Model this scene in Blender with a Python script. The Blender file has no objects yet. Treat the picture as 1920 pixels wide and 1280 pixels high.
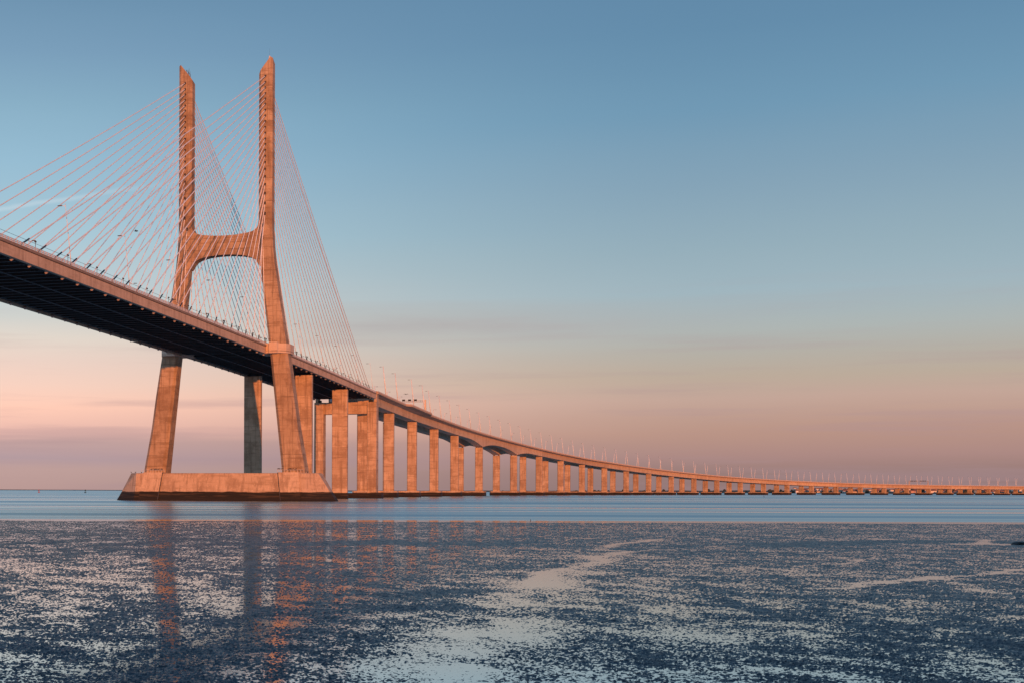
import bpy, math, random
import numpy as np
from mathutils import Vector, Matrix
random.seed(7)
sc = bpy.context.scene

# ------------------------------------------------------------------ camera
FOC, CX, EYE = 2660.0, 300.0, 3.6            # photo pixels (1920 wide)
ROLL = math.atan(0.0034)
cam_d = bpy.data.cameras.new('camera')
cam = bpy.data.objects.new('camera', cam_d)
sc.collection.objects.link(cam)
cam_d.sensor_fit = 'HORIZONTAL'
cam_d.sensor_width = 36.0
cam_d.lens = FOC / 1920 * 36
cam_d.shift_x = (960 - CX) / 1920
cam_d.shift_y = (917.82 - 640) / 1920
cam_d.clip_start = 0.5
cam_d.clip_end = 60000
cam.matrix_world = Matrix.Translation((0, 0, EYE)) @ Matrix.Rotation(math.pi / 2, 4, 'X') @ Matrix.Rotation(ROLL, 4, 'Z')
sc.camera = cam

# ------------------------------------------------------------------ sky
SUN_EL, SUN_AZ = math.radians(2.4), math.radians(-5.4)      # light travels towards +Y
def lin(c):
    return tuple(((v / 255) / 12.92 if v / 255 <= 0.04045 else ((v / 255 + 0.055) / 1.055) ** 2.4) for v in c) + (1,)
world = bpy.data.worlds.new('World')
sc.world = world
world.use_nodes = True
wt = world.node_tree
wt.nodes.clear()
def wn(t, **kw):
    n = wt.nodes.new(t)
    for k, v in kw.items():
        setattr(n, k, v)
    return n
def wmath(op, a, b=None, c=None, clamp=False):
    n = wn('ShaderNodeMath', operation=op, use_clamp=clamp)
    for i, v in enumerate((a, b, c)):
        if v is None: continue
        if isinstance(v, (int, float)): n.inputs[i].default_value = v
        else: wt.links.new(v, n.inputs[i])
    return n.outputs[0]
tc = wn('ShaderNodeTexCoord')
sep = wn('ShaderNodeSeparateXYZ')
wt.links.new(tc.outputs['Generated'], sep.inputs[0])
dx, dy, dz = sep.outputs
azim = wmath('ARCTAN2', dx, dy)
def sky_noise(kx, kz, ox, detail, rough):
    cb = wn('ShaderNodeCombineXYZ')
    wt.links.new(wmath('MULTIPLY', azim, kx), cb.inputs[0])
    wt.links.new(wmath('MULTIPLY', dz, kz), cb.inputs[1])
    cb.inputs[2].default_value = ox
    n = wn('ShaderNodeTexNoise')
    n.inputs['Scale'].default_value = 1.0
    n.inputs['Detail'].default_value = detail
    n.inputs['Roughness'].default_value = rough
    wt.links.new(cb.outputs[0], n.inputs['Vector'])
    return n.outputs['Fac']
warp = wmath('MULTIPLY', wmath('SUBTRACT', sky_noise(3.0, 22, 3.1, 3, .5), 0.5), 0.012)
elev = wmath('ADD', dz, warp)
def ramp(stops):
    r = wn('ShaderNodeValToRGB')
    r.color_ramp.interpolation = 'LINEAR'
    wt.links.new(wmath('MULTIPLY', elev, 2.0, clamp=True), r.inputs[0])
    el = r.color_ramp.elements
    while len(el) < len(stops): el.new(0.5)
    for e, (p, c) in zip(el, stops):
        e.position = p * 2.0
        e.color = lin(c)
    return r.outputs[0]
right = ramp([(0.0, (136, 112, 112)), (0.0124, (146, 119, 117)), (0.0239, (164, 131, 128)), (0.0402, (177, 141, 130)),
              (0.0599, (186, 157, 147)), (0.0740, (178, 162, 149)), (0.0900, (171, 166, 159)), (0.106, (165, 172, 172)), (0.131, (151, 172, 183)),
              (0.156, (140, 165, 179)), (0.200, (124, 154, 175)), (0.245, (104, 144, 172)), (0.290, (92, 132, 163)), (0.480, (70, 106, 144))])
left = ramp([(0.0, (180, 149, 145)), (0.0142, (184, 154, 151)), (0.0217, (172, 149, 156)), (0.0330, (187, 156, 156)), (0.0400, (224, 178, 169)),
             (0.0590, (249, 198, 179)), (0.0743, (240, 202, 187)), (0.0893, (229, 202, 191)), (0.105, (219, 207, 197)), (0.120, (200, 201, 198)), (0.173, (163, 193, 207)),
             (0.226, (143, 180, 202)), (0.261, (130, 167, 190)), (0.295, (116, 151, 179)), (0.325, (104, 140, 169)), (0.480, (78, 113, 150))])
mr = wn('ShaderNodeMapRange', interpolation_type='SMOOTHSTEP')
wt.links.new(azim, mr.inputs['Value'])
mr.inputs['From Min'].default_value = math.radians(-8)
mr.inputs['From Max'].default_value = math.radians(22)
mx = wn('ShaderNodeMix', data_type='RGBA')
wt.links.new(mr.outputs[0], mx.inputs[0])
wt.links.new(left, mx.inputs['A'])
wt.links.new(right, mx.inputs['B'])
# thin streaky cloud low in the sky
cl = sky_noise(5.0, 95, 8.3, 5, .55)
clm = wn('ShaderNodeMapRange', interpolation_type='SMOOTHSTEP')
wt.links.new(cl, clm.inputs['Value'])
clm.inputs['From Min'].default_value = 0.48
clm.inputs['From Max'].default_value = 0.72
low = wn('ShaderNodeMapRange', interpolation_type='SMOOTHSTEP')
wt.links.new(dz, low.inputs['Value'])
low.inputs['From Min'].default_value = 0.16
low.inputs['From Max'].default_value = 0.05
cf = wmath('MULTIPLY', wmath('MULTIPLY', clm.outputs[0], low.outputs[0]), 0.36)
mx2 = wn('ShaderNodeMix', data_type='RGBA')
wt.links.new(cf, mx2.inputs[0])
wt.links.new(mx.outputs['Result'], mx2.inputs['A'])
mx2.inputs['B'].default_value = lin((164, 137, 144))
bandz = wmath('SUBTRACT', 1.0, wmath('ABSOLUTE', wmath('DIVIDE', wmath('SUBTRACT', wmath('ADD', dz, warp), 0.113), 0.017)), clamp=True)
bm1 = wn('ShaderNodeMapRange', interpolation_type='SMOOTHSTEP')
wt.links.new(azim, bm1.inputs['Value']); bm1.inputs['From Min'].default_value = math.radians(2); bm1.inputs['From Max'].default_value = math.radians(9)
bm2 = wn('ShaderNodeMapRange', interpolation_type='SMOOTHSTEP')
wt.links.new(azim, bm2.inputs['Value']); bm2.inputs['From Min'].default_value = math.radians(26); bm2.inputs['From Max'].default_value = math.radians(13)
bf = wmath('MULTIPLY', wmath('MULTIPLY', bandz, wmath('MULTIPLY', bm1.outputs[0], bm2.outputs[0])), wmath('MULTIPLY', sky_noise(9, 60, 2.2, 4, .6), 1.1))
mxb = wn('ShaderNodeMix', data_type='RGBA')
wt.links.new(bf, mxb.inputs[0])
wt.links.new(mx2.outputs['Result'], mxb.inputs['A'])
mxb.inputs['B'].default_value = lin((168, 162, 164))
mx2 = mxb
# a thin contrail
cd_ = wmath('ABSOLUTE', wmath('SUBTRACT', wmath('ADD', dz, wmath('MULTIPLY', wmath('SUBTRACT', sky_noise(30, 30, 1.7, 3, .5), .5), .006)), wmath('ADD', wmath('MULTIPLY', azim, 0.150), 0.2095)))
cm = wn('ShaderNodeMapRange', interpolation_type='SMOOTHSTEP')
wt.links.new(cd_, cm.inputs['Value'])
cm.inputs['From Min'].default_value = 0.0028
cm.inputs['From Max'].default_value = 0.0
cw = wn('ShaderNodeMapRange', interpolation_type='SMOOTHSTEP')
wt.links.new(azim, cw.inputs['Value'])
cw.inputs['From Min'].default_value = math.radians(2.0)
cw.inputs['From Max'].default_value = math.radians(-5.0)
cwf = wmath('MULTIPLY', wmath('MULTIPLY', cm.outputs[0], cw.outputs[0]), 0.22)
mx3 = wn('ShaderNodeMix', data_type='RGBA')
wt.links.new(cwf, mx3.inputs[0])
wt.links.new(mx2.outputs['Result'], mx3.inputs['A'])
mx3.inputs['B'].default_value = lin((225, 228, 232))
bg1 = wn('ShaderNodeBackground')
wt.links.new(mx3.outputs['Result'], bg1.inputs[0])
bg1.inputs[1].default_value = 1.06
sky = wn('ShaderNodeTexSky', sky_type='NISHITA')
sky.sun_disc = False
sky.sun_elevation = SUN_EL
sky.sun_rotation = math.pi - SUN_AZ
bg2 = wn('ShaderNodeBackground')
wt.links.new(sky.outputs[0], bg2.inputs[0])
bg2.inputs[1].default_value = 0.012
addn = wn('ShaderNodeAddShader')
wt.links.new(bg1.outputs[0], addn.inputs[0])
wt.links.new(bg2.outputs[0], addn.inputs[1])
wo = wn('ShaderNodeOutputWorld')
wt.links.new(addn.outputs[0], wo.inputs[0])

# ------------------------------------------------------------------ sun and exposure
sd = bpy.data.lights.new('sun', 'SUN')
sd.energy = 4.0
sd.angle = math.radians(0.5)
sd.color = (1.0, 0.30, 0.078)
sun = bpy.data.objects.new('sun', sd)
sc.collection.objects.link(sun)
ldir = Vector((math.sin(SUN_AZ) * math.cos(SUN_EL), math.cos(SUN_AZ) * math.cos(SUN_EL), -math.sin(SUN_EL)))
sun.rotation_euler = ldir.to_track_quat('-Z', 'Y').to_euler()
sun.location = (0, -50, 60)
sc.view_settings.view_transform = 'Standard'
sc.view_settings.look = 'None'
sc.view_settings.exposure = 0.0
sc.view_settings.gamma = 1.0
sc.view_settings.use_curve_mapping = False
sc.cycles.use_denoising = True
sc.cycles.denoising_input_passes = 'RGB_ALBEDO_NORMAL'
sc.cycles.denoising_prefilter = 'NONE'
sc.cycles.max_bounces = 8
sc.cycles.glossy_bounces = 4
sc.cycles.diffuse_bounces = 4

# ------------------------------------------------------------------ helpers
COL = sc.collection
def tag(o, label=None, cat=None, group=None, kind=None):
    if label: o['label'] = label
    if cat: o['category'] = cat
    if group: o['group'] = group
    if kind: o['kind'] = kind
    return o
def empty(name, loc, label=None, cat=None, group=None):
    o = bpy.data.objects.new(name, None)
    o.empty_display_size = 1
    o.location = loc
    COL.objects.link(o)
    return tag(o, label, cat, group)
def link(name, me, parent=None, loc=None, rot=None):
    o = bpy.data.objects.new(name, me)
    if loc is not None: o.location = loc
    if rot is not None: o.rotation_euler = rot
    COL.objects.link(o)
    if parent: o.parent = parent
    return o
class MB:
    """collects shapes in world coordinates; build() makes one mesh object"""
    def __init__(self): self.v, self.f = [], []
    def poly(self, pts):
        n = len(self.v); self.v += [tuple(p) for p in pts]; self.f.append(tuple(range(n, n + len(pts)))); return self
    def loft(self, rings, caps=True, closed=True):
        n0 = len(self.v); m = len(rings[0])
        for r in rings: self.v += [tuple(p) for p in r]
        for i in range(len(rings) - 1):
            a, b = n0 + i * m, n0 + (i + 1) * m
            for j in range(m if closed else m - 1):
                k = (j + 1) % m
                self.f.append((a + j, a + k, b + k, b + j))
        if caps:
            self.f.append(tuple(n0 + j for j in reversed(range(m))))
            self.f.append(tuple(n0 + (len(rings) - 1) * m + j for j in range(m)))
        return self
    def tube(self, p0, p1, r0, r1=None, n=8):
        r1 = r0 if r1 is None else r1
        p0, p1 = Vector(p0), Vector(p1); d = (p1 - p0).normalized()
        u = d.cross(Vector((0, 0, 1)) if abs(d.z) < .9 else Vector((1, 0, 0))).normalized(); w = d.cross(u)
        rg = lambda p, r: [p + (u * math.cos(2 * math.pi * k / n) + w * math.sin(2 * math.pi * k / n)) * r for k in range(n)]
        return self.loft([rg(p0, r0), rg(p1, r1)])
    def obox(self, c, ex, ey, ez):
        """box from centre and three half-axis vectors"""
        c, ex, ey, ez = map(Vector, (c, ex, ey, ez))
        lo = [c - ez - ex - ey, c - ez + ex - ey, c - ez + ex + ey, c - ez - ex + ey]
        return self.loft([lo, [p + ez * 2 for p in lo]])
    def mesh(self, name, mat, origin=(0, 0, 0), smooth=False):
        o = Vector(origin)
        me = bpy.data.meshes.new(name)
        me.from_pydata([(x - o.x, y - o.y, z - o.z) for x, y, z in self.v], [], self.f)
        me.validate()
        import bmesh
        b = bmesh.new(); b.from_mesh(me); bmesh.ops.recalc_face_normals(b, faces=b.faces); b.to_mesh(me); b.free()
        if smooth:
            for p in me.polygons: p.use_smooth = True
        me.materials.append(mat)
        return me
    def build(self, name, mat, parent=None, smooth=False, base=None):
        org = parent.matrix_world.translation if parent else Vector(base or (0, 0, 0))
        if parent:
            org = Vector((0, 0, 0)); q = parent
            while q: org = org + q.location; q = q.parent
        me = self.mesh(name, mat, org, smooth)
        return link(name, me, parent, None if parent else org)
ORD = ['first', 'second', 'third', 'fourth', 'fifth', 'sixth', 'seventh', 'eighth', 'ninth', 'tenth', 'eleventh', 'twelfth',
       'thirteenth', 'fourteenth', 'fifteenth', 'sixteenth', 'seventeenth', 'eighteenth', 'nineteenth']
def ordw(i):                                  # 0 -> first
    i += 1
    if i <= 19: return ORD[i - 1]
    T = {2: 'twent', 3: 'thirt', 4: 'fort', 5: 'fift', 6: 'sixt', 7: 'sevent'}[i // 10]
    return T + 'ieth' if i % 10 == 0 else T + 'y-' + ORD[i % 10 - 1]

# bridge axis frame: s along the main bridge, t across (positive towards the camera side), z up
AL = math.atan2(880, 2660)
SA, CA = math.sin(AL), math.cos(AL)
OFF = 133.4
def AX(s, t, z=0.0):
    return Vector((s * SA - (OFF - t) * CA, s * CA + (OFF - t) * SA, z))
AV, RV, ZV = Vector((SA, CA, 0)), Vector((CA, -SA, 0)), Vector((0, 0, 1))

# ------------------------------------------------------------------ materials
class NT:
    def __init__(self, name):
        self.m = bpy.data.materials.new(name); self.m.use_nodes = True
        self.t = self.m.node_tree; self.b = self.t.nodes['Principled BSDF']; self.out = self.t.nodes['Material Output']
    def n(self, t, **kw):
        q = self.t.nodes.new(t)
        for k, v in kw.items(): setattr(q, k, v)
        return q
    def set(self, sock, v):
        if isinstance(v, bpy.types.NodeSocket): self.t.links.new(v, sock)
        else: sock.default_value = v
    def math(self, op, a, b=None, c=None, clamp=False):
        q = self.n('ShaderNodeMath', operation=op, use_clamp=clamp)
        for i, v in enumerate((a, b, c)):
            if v is not None: self.set(q.inputs[i], v)
        return q.outputs[0]
    def noise(self, vec, scale, detail=4, rough=.55, dist=0.0):
        q = self.n('ShaderNodeTexNoise')
        self.set(q.inputs['Vector'], vec); q.inputs['Scale'].default_value = scale
        q.inputs['Detail'].default_value = detail; q.inputs['Roughness'].default_value = rough; q.inputs['Distortion'].default_value = dist
        return q.outputs['Fac']
    def mapr(self, v, a, b, c=0.0, d=1.0, smooth=True):
        q = self.n('ShaderNodeMapRange', interpolation_type='SMOOTHSTEP' if smooth else 'LINEAR')
        self.set(q.inputs['Value'], v)
        for k, x in zip(('From Min', 'From Max', 'To Min', 'To Max'), (a, b, c, d)): q.inputs[k].default_value = x
        return q.outputs[0]
    def vmul(self, vec, xyz):
        q = self.n('ShaderNodeVectorMath', operation='MULTIPLY'); self.set(q.inputs[0], vec); q.inputs[1].default_value = xyz
        return q.outputs[0]
    def mix(self, f, a, b, blend='MIX'):
        q = self.n('ShaderNodeMix', data_type='RGBA', blend_type=blend)
        self.set(q.inputs[0], f); self.set(q.inputs['A'], a if not isinstance(a, tuple) else a + (1,) * (4 - len(a)))
        self.set(q.inputs['B'], b if not isinstance(b, tuple) else b + (1,) * (4 - len(b)))
        return q.outputs['Result']
    def bump(self, h, strength, dist):
        q = self.n('ShaderNodeBump'); q.inputs['Strength'].default_value = strength; q.inputs['Distance'].default_value = dist
        self.set(q.inputs['Height'], h); self.t.links.new(q.outputs[0], self.b.inputs['Normal'])
def water_shader(k, body, tint, rough, ior, least=0.0):
    """tinted mirror over a dark body, weighted by Fresnel"""
    df = k.n('ShaderNodeBsdfDiffuse'); k.set(df.inputs["Color"], body if not isinstance(body, tuple) or len(body) == 4 else body + (1,))
    gl = k.n('ShaderNodeBsdfGlossy'); k.set(gl.inputs['Color'], tint); k.set(gl.inputs['Roughness'], rough)
    fr = k.n('ShaderNodeFresnel'); fr.inputs['IOR'].default_value = ior
    mx_ = k.n('ShaderNodeMixShader'); k.t.links.new(k.math('MAXIMUM', fr.outputs[0], least), mx_.inputs[0])
    k.t.links.new(df.outputs[0], mx_.inputs[1]); k.t.links.new(gl.outputs[0], mx_.inputs[2])
    k.t.links.new(mx_.outputs[0], k.out.inputs['Surface'])
def plain(name, col, rough=.6, metal=0.0):
    k = NT(name)
    p = k.n('ShaderNodeNewGeometry').outputs['Position']
    v = k.noise(p, 0.9, 4, .6)
    k.set(k.b.inputs['Base Color'], k.mix(k.mapr(v, .3, .7), tuple(c * .82 for c in col), tuple(min(1, c * 1.12) for c in col)))
    k.b.inputs['Roughness'].default_value = rough; k.b.inputs['Metallic'].default_value = metal
    return k.m
def concrete(name, col, lift=3.9, streak=.5, tide=None, phase=0.0, blotch=.5):
    k = NT(name)
    p = k.n('ShaderNodeNewGeometry').outputs['Position']
    rnd = k.n('ShaderNodeObjectInfo').outputs['Random']
    sx = k.n('ShaderNodeSeparateXYZ'); k.set(sx.inputs[0], p)
    z = sx.outputs[2]
    off = k.n('ShaderNodeVectorMath', operation='ADD'); k.set(off.inputs[0], p)
    cb = k.n('ShaderNodeCombineXYZ'); k.set(cb.inputs[0], k.math('MULTIPLY', rnd, 91.0)); k.set(cb.inputs[1], k.math('MULTIPLY', rnd, 57.0))
    k.set(off.inputs[1], cb.outputs[0])
    pv = off.outputs[0]
    # each pour of the formwork has its own shade, with a dark joint between
    zl = k.math('DIVIDE', k.math('ADD', z, phase), lift)
    wn_ = k.n('ShaderNodeTexWhiteNoise', noise_dimensions='2D')
    cw_ = k.n('ShaderNodeCombineXYZ'); k.set(cw_.inputs[0], k.math('FLOOR', zl)); k.set(cw_.inputs[1], k.math('MULTIPLY', rnd, 13.0))
    k.set(wn_.inputs['Vector'], cw_.outputs[0])
    fr = k.math('FRACT', zl)
    joint = k.math('MULTIPLY', k.mapr(k.math('MINIMUM', fr, k.math('SUBTRACT', 1.0, fr)), 0.030, 0.008), k.mapr(k.noise(pv, .25, 2), .35, .6))
    lat = k.n('ShaderNodeVectorMath', operation='DOT_PRODUCT'); k.set(lat.inputs[0], p); lat.inputs[1].default_value = (CA, -SA, 0)
    pn = k.n('ShaderNodeTexWhiteNoise', noise_dimensions='3D')
    cp_ = k.n('ShaderNodeCombineXYZ'); k.set(cp_.inputs[0], k.math('FLOOR', k.math('DIVIDE', lat.outputs['Value'], 2.1))); k.set(cp_.inputs[1], k.math('FLOOR', k.math('MULTIPLY', zl, 2.0))); k.set(cp_.inputs[2], k.math('MULTIPLY', rnd, 31.0))
    k.set(pn.inputs['Vector'], cp_.outputs[0])
    st = k.noise(k.vmul(pv, (.75, .75, .045)), 1.0, 5, .66)
    st2 = k.noise(k.vmul(pv, (2.2, 2.2, .09)), 1.0, 4, .66)
    bl = k.noise(pv, .14, 6, .66)
    bd = k.noise(k.vmul(pv, (.10, .10, .8)), 1.0, 5, .66)
    gr = k.noise(pv, 1.7, 5, .68)
    c = k.mix(k.math('MULTIPLY', wn_.outputs['Value'], .8), tuple(v * 1.15 for v in col), (col[0] * .78, col[1] * .72, col[2] * .68))
    dark = (col[0] * .36, col[1] * .31, col[2] * .28)
    c = k.mix(k.math('MULTIPLY', k.mapr(pn.outputs['Value'], .55, 1.0), .30 * blotch), c, (col[0] * .6, col[1] * .52, col[2] * .45))
    c = k.mix(k.math('MULTIPLY', k.mapr(st, .48, .66), streak), c, dark)
    c = k.mix(k.math('MULTIPLY', k.mapr(st2, .52, .70), streak * .75), c, dark)
    c = k.mix(k.math('MULTIPLY', k.mapr(bl, .47, .64), blotch), c, (col[0] * .5, col[1] * .43, col[2] * .38))
    c = k.mix(k.math('MULTIPLY', k.mapr(bd, .50, .66), blotch), c, (col[0] * .52, col[1] * .46, col[2] * .40))
    c = k.mix(k.math('MULTIPLY', k.mapr(gr, .44, .28), .45), c, (col[0] * 1.45, col[1] * 1.42, col[2] * 1.35))
    c = k.mix(k.math('MULTIPLY', joint, .7), c, (col[0] * .34, col[1] * .3, col[2] * .27))
    if tide is not None:
        zn = k.math('ADD', z, k.math('MULTIPLY', k.math('SUBTRACT', k.noise(k.vmul(pv, (.25, .25, .9)), 1.0, 4), .5), .9))
        weed = k.mix(k.mapr(k.noise(k.vmul(pv, (.1, .1, 1.6)), 1.0, 3), .45, .62), (.012, .010, .008), (.055, .037, .024))
        c = k.mix(k.mapr(zn, tide + .12, tide - .12), c, weed)
        c = k.mix(k.math('MULTIPLY', k.mapr(zn, 1.3, .9), .8), c, (.012, .010, .009))
    k.set(k.b.inputs['Base Color'], c)
    k.b.inputs['Roughness'].default_value = .86
    h = k.math('SUBTRACT', k.math('ADD', gr, k.math('MULTIPLY', st2, .6)), k.math('MULTIPLY', joint, 1.2))
    k.bump(h, .5, .05)
    return k.m
M = dict(
    leg=concrete('pylon_concrete', (.46, .345, .235), 3.95, .7, blotch=.7),
    cap=concrete('pile_cap_concrete', (.62, .48, .345), 40, .6, tide=3.1, phase=11, blotch=.6),
    collar=concrete('collar_concrete', (.66, .54, .42), 9, .12, blotch=.2, phase=3),
    pier=concrete('pier_concrete', (.56, .42, .29), 4.6, .6, tide=2.7, blotch=.65),
    beam=concrete('edge_beam_concrete', (.64, .48, .335), 300, .4, phase=100, blotch=.35),
    girder=concrete('girder_concrete', (.62, .475, .335), 300, .4, phase=100, blotch=.3),
    parapet=concrete('parapet_concrete', (.74, .60, .47), 300, .2, phase=100, blotch=.2),
    steel=plain('shaded_underside_steel', (.028, .030, .034), .7),  # shade under the deck is put into this steel colour
    soffit=plain('shaded_soffit', (.045, .047, .05), .85),  # near-black: underside shade painted into the slab colour
    railstl=plain('dull_steel_rail', (.10, .10, .105), .7),
    road=plain('asphalt', (.05, .05, .052), .9),
    rail=plain('pale_painted_rail', (.72, .66, .62), .5),
    band=plain('deck_kerb_concrete', (.30, .22, .16), .8),
    wire=plain('dark_wire', (.05, .05, .055), .6),
    cable=plain('white_cable_sheath', (.88, .87, .86), .45),
    sleeve=plain('dark_cable_sleeve', (.045, .05, .055), .5),
    acap=plain('anchor_cap_paint', (.40, .33, .28), .6),
    lamp=plain('white_lamp_pole', (.84, .82, .80), .45),
    head=plain('grey_lamp_head', (.10, .095, .09), .5),
    sign=plain('dark_sign_panel', (.02, .021, .023), .6),
    bear=plain('black_rubber_bearing', (.03, .03, .03), .9),
    cabin=plain('white_cabin_panel', (.75, .75, .74), .5),
    bird=plain('dark_gull_feathers', (.06, .05, .045), .8),
    red=plain('red_buoy_paint', (.45, .05, .04), .5),
    green=plain('dark_green_buoy_paint', (.02, .07, .05), .5),
    rock=plain('wet_black_rock', (.018, .018, .018), .5),
    land=plain('far_scrub', (.085, .085, .06), .95),
    tree=plain('far_tree_foliage', (.05, .06, .045), .95),
    roof=plain('clay_roof', (.36, .15, .09), .85),
    h0=plain('white_house_wall', (.78, .75, .70), .85), h1=plain('cream_house_wall', (.68, .58, .45), .85),
    h2=plain('pink_house_wall', (.62, .42, .36), .85),
    truck=plain('red_truck_paint', (.35, .06, .05), .5), tyre=plain('black_tyre', (.02, .02, .02), .9), glass=plain('dark_cab_glass', (.02, .025, .03), .1),
)

# ------------------------------------------------------------------ river
k = NT('long_exposure_water')
p = k.n('ShaderNodeNewGeometry').outputs['Position']
s1 = k.noise(k.vmul(p, (.0010, .013, 1)), 1.0, 3, .55)
s2 = k.noise(k.vmul(p, (.0022, .055, 1)), 1.0, 3, .5)
sy = k.n('ShaderNodeSeparateXYZ'); k.set(sy.inputs[0], p)
calm = k.mapr(sy.outputs[1], 500, 2500, 1.0, .0)            # streaks run together far out
stv = k.math('ADD', .5, k.math('MULTIPLY', calm, k.math('SUBTRACT', k.math('ADD', k.math('MULTIPLY', s1, .6), k.math('MULTIPLY', s2, .4)), .5)))
band = k.mapr(stv, .43, .57)
spark = k.mapr(k.math('ADD', .5, k.math('MULTIPLY', calm, k.math('SUBTRACT', k.noise(k.vmul(p, (.0013, .030, 1)), 1.0, 2, .5), .5))), .585, .65)
tintc = k.mix(spark, k.mix(band, (.36, .56, .66), (.66, .85, .92)), (1.0, 1.0, 1.0))  # sky sheen and bright streaks painted into the mirror tint
water_shader(k, k.mix(band, (.04, .11, .15), (.14, .24, .29)), tintc, k.math('SUBTRACT', k.mapr(band, 0, 1, .30, .20), k.math('MULTIPLY', spark, .10)), 1.6)
M['water'] = k.m
b = MB()
ys = [172.5, 230, 320, 480, 800, 1500, 3000, 6000, 12000, 30000]
b.loft([[(-2000 - 1.5 * y, y, -.03), (2500 + 1.5 * y, y, -.03)] for y in ys], caps=False, closed=False)
tag(b.build('river_water', M['water']), 'calm blue river water streaked by long exposure', kind='structure')

# ------------------------------------------------------------------ tidal mud flat with standing water
def hash2(ix, iy, seed):
    h = (ix.astype(np.int64) * 374761393 + iy.astype(np.int64) * 668265263 + seed * 2246822519) & 0xffffffff
    h = ((h ^ (h >> 13)) * 1274126177) & 0xffffffff
    return ((h ^ (h >> 16)) & 0xffffff) / float(0xffffff)
def vnoise(x, y, seed):
    ix, iy = np.floor(x), np.floor(y)
    fx, fy = x - ix, y - iy
    fx, fy = fx * fx * (3 - 2 * fx), fy * fy * (3 - 2 * fy)
    a, b_, c, d = hash2(ix, iy, seed), hash2(ix + 1, iy, seed), hash2(ix, iy + 1, seed), hash2(ix + 1, iy + 1, seed)
    return (a + (b_ - a) * fx) * (1 - fy) + (c + (d - c) * fx) * fy - .5
def fbm(x, y, seed, octs):
    o = np.zeros_like(x); amp = 1.0
    for i in range(octs):
        ca, sa = math.cos(i * 1.1 + .4), math.sin(i * 1.1 + .4)
        o += amp * vnoise((x * ca - y * sa) * 2.03 ** i, (x * sa + y * ca) * 2.03 ** i, seed + i * 17)
        amp *= .52
    return o
def near_line(x, y, pts, w):
    best = np.full(x.shape, 1e9)
    for (x0, y0), (x1, y1) in zip(pts[:-1], pts[1:]):
        dx_, dy_ = x1 - x0, y1 - y0
        t = np.clip(((x - x0) * dx_ + (y - y0) * dy_) / (dx_ * dx_ + dy_ * dy_), 0, 1)
        best = np.minimum(best, (x - x0 - t * dx_) ** 2 + ((y - y0 - t * dy_)) ** 2)
    return np.exp(-best / (w * w))
RIDGES = [([(-13, 92), (-10.6, 93.7), (-8.5, 94.8), (-6.7, 98.9), (-5, 102.3)], 1.5, .075), ([(-12, 73), (-8.4, 74.7), (-6.9, 76.6), (-5.6, 79.3)], 1.1, .055),
          ([(-3.6, 91.6), (-1.4, 95.5), (1.1, 99.7), (3.9, 104.3)], 1.4, .075), ([(3.6, 95), (6.2, 96.1), (9.3, 94.5), (12.6, 98.7), (16.3, 103.2)], 1.5, .07),
          ([(12.1, 94.8), (17.2, 99.1), (21.6, 95.6), (26.6, 101)], 1.6, .075), ([(29, 90), (31.9, 90.4), (35.4, 95)], 1.4, .06),
          ([(41.7, 96.5), (45.7, 99.7), (55.1, 104.7), (60.6, 105.3)], 2.2, .10), ([(5.4, 42.6), (6.6, 42.9), (9.0, 44.2)], 1.3, .05),
          ([(-1.5, 31.2), (1.4, 31.7), (3.0, 32.4)], 1.0, .04), ([(8, 48), (10.5, 50.5), (14, 51.5)], 1.0, .045), ([(20, 50), (26, 48), (30, 47)], 1.3, .03)]
CHANNELS = [([(38, 107.6), (30.8, 96.4), (27.3, 87.6), (28.4, 85.4), (23.8, 78.2), (23, 72.9), (20.4, 68.6), (16.8, 61.9), (14.6, 54.8)], .55, .09),
            ([(46, 71), (40.9, 67.1), (38.5, 64.8), (33.9, 60.9), (30.2, 58.2), (26.6, 54.5), (24.5, 52.9)], .38, .09),
            ([(31.3, 69.3), (34.7, 72.1), (38.7, 76.8)], .4, .06), ([(33, 60), (31.5, 56.6), (30, 51.8)], .5, .05),
            ([(55.8, 99.6), (57.6, 99.8), (60.2, 100), (64, 99.5)], .6, .22), ([(58.2, 100.8), (60.3, 104), (63.3, 108.9)], .5, .16),
            ([(14.6, 56), (12, 48), (9.5, 41), (8.4, 36), (7, 29), (6, 25)], 1.7, .028), ([(8.4, 36), (5.6, 30), (5, 25)], 1.3, .026),
            ([(19, 64), (16.4, 58), (13.5, 52)], 1.2, .03)]
us = np.linspace(-440, 1760, 1500)
vs = np.concatenate([np.linspace(425, 120, 600), np.linspace(119.6, 56.2, 190)])
Yg = FOC * EYE / vs
X = us[None, :] * Yg[:, None] / FOC
Y = np.repeat(Yg[:, None], len(us), 1)
rx, ry = X * .94 + Y * .12, -X * .12 + Y * .99           # tidal grain runs slightly across the view
patch = .30 * fbm(rx / 8.0, ry / 16, 3, 3)                 # where casts and clods crowd together
patch += .62 * fbm(rx / .9, ry / 1.6, 15, 4)
for pts, w, a in RIDGES: patch += 7 * a * near_line(X, Y, pts, w) * (1 + .8 * fbm(X / 2.2, Y / 2.2, 91, 2))
wob_x, wob_y = X + .55 * fbm(X / 3, Y / 3, 60, 3), Y + 1.0 * fbm(X / 3, Y / 3, 63, 3)
for pts, w, a in CHANNELS: patch -= (8 if a > .045 else 12) * a * near_line(wob_x, wob_y, pts, w)
wash = np.clip((Y - 40) / 110, 0, 1)                       # washed smoother towards the water
dens = np.clip(.61 + .03 * wash + .44 * patch, .0, .93)
Z = -.0045 + .003 * patch
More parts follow.
